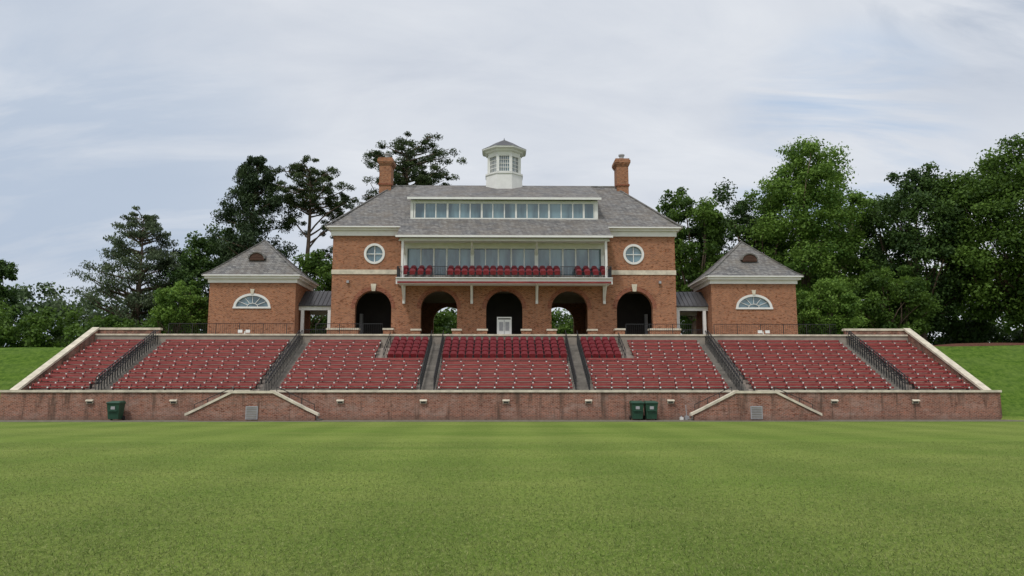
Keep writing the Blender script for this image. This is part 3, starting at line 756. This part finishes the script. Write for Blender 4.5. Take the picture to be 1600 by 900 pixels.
# distant masses
mass('distant_tree_line',[(-66-9*k,118+3*(k%3),6,17.5+2.0*math.sin(k*1.7),8) for k in range(8)],LFAR,31,per=90,leaf=.34,each=34)
mass('distant_tree_line',[(-52+8*k,108+4*(k%2),5,14.5+1.5*math.sin(k*2.1),7) for k in range(14)],LFAR,32,per=90,leaf=.32,each=28)
mass('distant_tree_line',[(24+9*k,104+5*(k%2),5,23.5+2.0*math.sin(k*1.3),8.5) for k in range(9)],LOAK,33,per=110,leaf=.33,each=44)
mass('undergrowth_hedge',[(26+5*k,78+3*(k%2),5,9.5+1.2*math.sin(k*1.9),4) for k in range(9)],LDARK,34,per=150,leaf=.2,cr=(.8,1.5),each=26)
mass('shrub_mass',[(-62,76,5,8.4,4),(-54,78,5,10.5,4.5),(-47.5,80,5,10.5,4.5),(-69,78,5,9.5,4.5),(-57,84,5,12.5,4),(-40,78,5,9.5,4),(-34,78,5,9.5,3.5)],LOAK,35,per=170,leaf=.17,cr=(.8,1.4),each=36)
mass('background_hedge',[(x,86,5,11,3) for x in (-19,-15,-11,-7,-3,3,7,11,15,19)],LOAK,36,per=130,leaf=.17,cr=(.7,1.3),each=24)
# short turf blades near the touchline
rng=np.random.default_rng(99); n=260000
dd=5.5*(26/5.5)**rng.uniform(0,1,n)
bx=rng.uniform(-1,1,n)*(dd*.78+1.5); 
P=np.stack([bx,dd,np.full(n,.012)],1)
tn=.42+rng.normal(size=n)*.36
quads_obj('turf_blades',P,.019,tn,LBLADE,rng,np.array([0,0,.3]),aspect=.22,updir=np.tile(np.array([0,0,.7]),(n,1)))
# ------------------------------------------------------------------ world, sun, camera
EL,AZ=R(58),R(207)
wd=bpy.data.worlds.new('World'); scene.world=wd; wd.use_nodes=True; nt=wd.node_tree
bg=nt.nodes['Background']; bg.inputs[1].default_value=.115
sky=N(nt,'ShaderNodeTexSky',sky_type='NISHITA'); sky.sun_disc=False; sky.sun_elevation=EL; sky.sun_rotation=AZ; sky.air_density=1.0; sky.dust_density=1.5
tc=N(nt,'ShaderNodeTexCoord'); DIR=tc.outputs['Generated']
s=N(nt,'ShaderNodeSeparateXYZ'); nt.links.new(DIR,s.inputs[0])
den=math_(nt,'ADD',math_(nt,'MAXIMUM',s.outputs[2],0.0),.38)
cv=N(nt,'ShaderNodeCombineXYZ'); nt.links.new(math_(nt,'DIVIDE',s.outputs[0],den),cv.inputs[0]); nt.links.new(math_(nt,'DIVIDE',s.outputs[1],den),cv.inputs[1])
def skynoise(loc,scl,sc,det=8,ro=.55,dist=.4):
    mp=N(nt,'ShaderNodeMapping'); mp.inputs['Location'].default_value=loc; mp.inputs['Scale'].default_value=scl; nt.links.new(cv.outputs[0],mp.inputs[0])
    n1=N(nt,'ShaderNodeTexNoise'); n1.inputs['Scale'].default_value=sc; n1.inputs['Detail'].default_value=det; n1.inputs['Roughness'].default_value=ro; n1.inputs['Distortion'].default_value=dist
    nt.links.new(mp.outputs[0],n1.inputs['Vector']); return n1.outputs['Fac']
def blob(d,cosw):
    v=Vector(d).normalized(); dp=N(nt,'ShaderNodeVectorMath',operation='DOT_PRODUCT'); nt.links.new(DIR,dp.inputs[0]); dp.inputs[1].default_value=v
    mr=N(nt,'ShaderNodeMapRange',interpolation_type='SMOOTHSTEP'); nt.links.new(dp.outputs['Value'],mr.inputs[0]); mr.inputs[1].default_value=cosw; mr.inputs[2].default_value=1.0
    return mr.outputs[0]
n2=skynoise((7.3,2.2,0),(.8,1.3,1),1.5,9,.55,.5)
n3=skynoise((1.3,9.2,0),(.9,1.9,1),3.0,9,.6,.7)
n4=skynoise((4.4,5.1,0),(.6,2.4,1),2.2,9,.6,.7)
mixn=math_(nt,'ADD',math_(nt,'MULTIPLY',n2,.6),math_(nt,'MULTIPLY',n3,.4))
shade=ramp(nt,mixn,.36,.62,(5.35,5.75,6.45),(6.85,7.1,7.5))
lowleft=blob((-.50,.85,.20),math.cos(R(20)))
shade=mixc(nt,math_(nt,'MULTIPLY',math_(nt,'MULTIPLY',lowleft,ramp(nt,n4,.25,.55)),.8),shade,(3.9,4.7,5.9))
ur=blob((.52,.72,.48),math.cos(R(14)))
shade=mixc(nt,math_(nt,'MULTIPLY',math_(nt,'MULTIPLY',ur,ramp(nt,n3,.38,.58)),.85),shade,(3.6,4.2,5.2))
thin=blob((.40,.86,.29),math.cos(R(9)))
shade=mixc(nt,math_(nt,'MULTIPLY',math_(nt,'MULTIPLY',thin,ramp(nt,n4,.42,.60)),.75),shade,(3.1,4.5,6.5))
base=mixc(nt,.04,shade,sky.outputs[0])
nt.links.new(base,bg.inputs[0])
L=bpy.data.lights.new('sun','SUN'); L.energy=1.9; L.angle=R(8); L.color=(1,.97,.93); lo=bpy.data.objects.new('sun',L); scene.collection.objects.link(lo)
dv=Vector((math.sin(AZ)*math.cos(EL),math.cos(AZ)*math.cos(EL),math.sin(EL))); lo.rotation_euler=(-dv).to_track_quat('-Z','Y').to_euler()
cam=bpy.data.cameras.new('camera'); cam.lens=27; cam.sensor_width=36; cam.clip_end=3000; cam.clip_start=.1
co=bpy.data.objects.new('camera',cam); scene.collection.objects.link(co); co.location=(-.3,0,1.6)
co.rotation_euler=(R(90+7.83),0,R(-.86)); scene.camera=co
scene.view_settings.view_transform='Standard'; scene.view_settings.look='None'; scene.view_settings.exposure=0
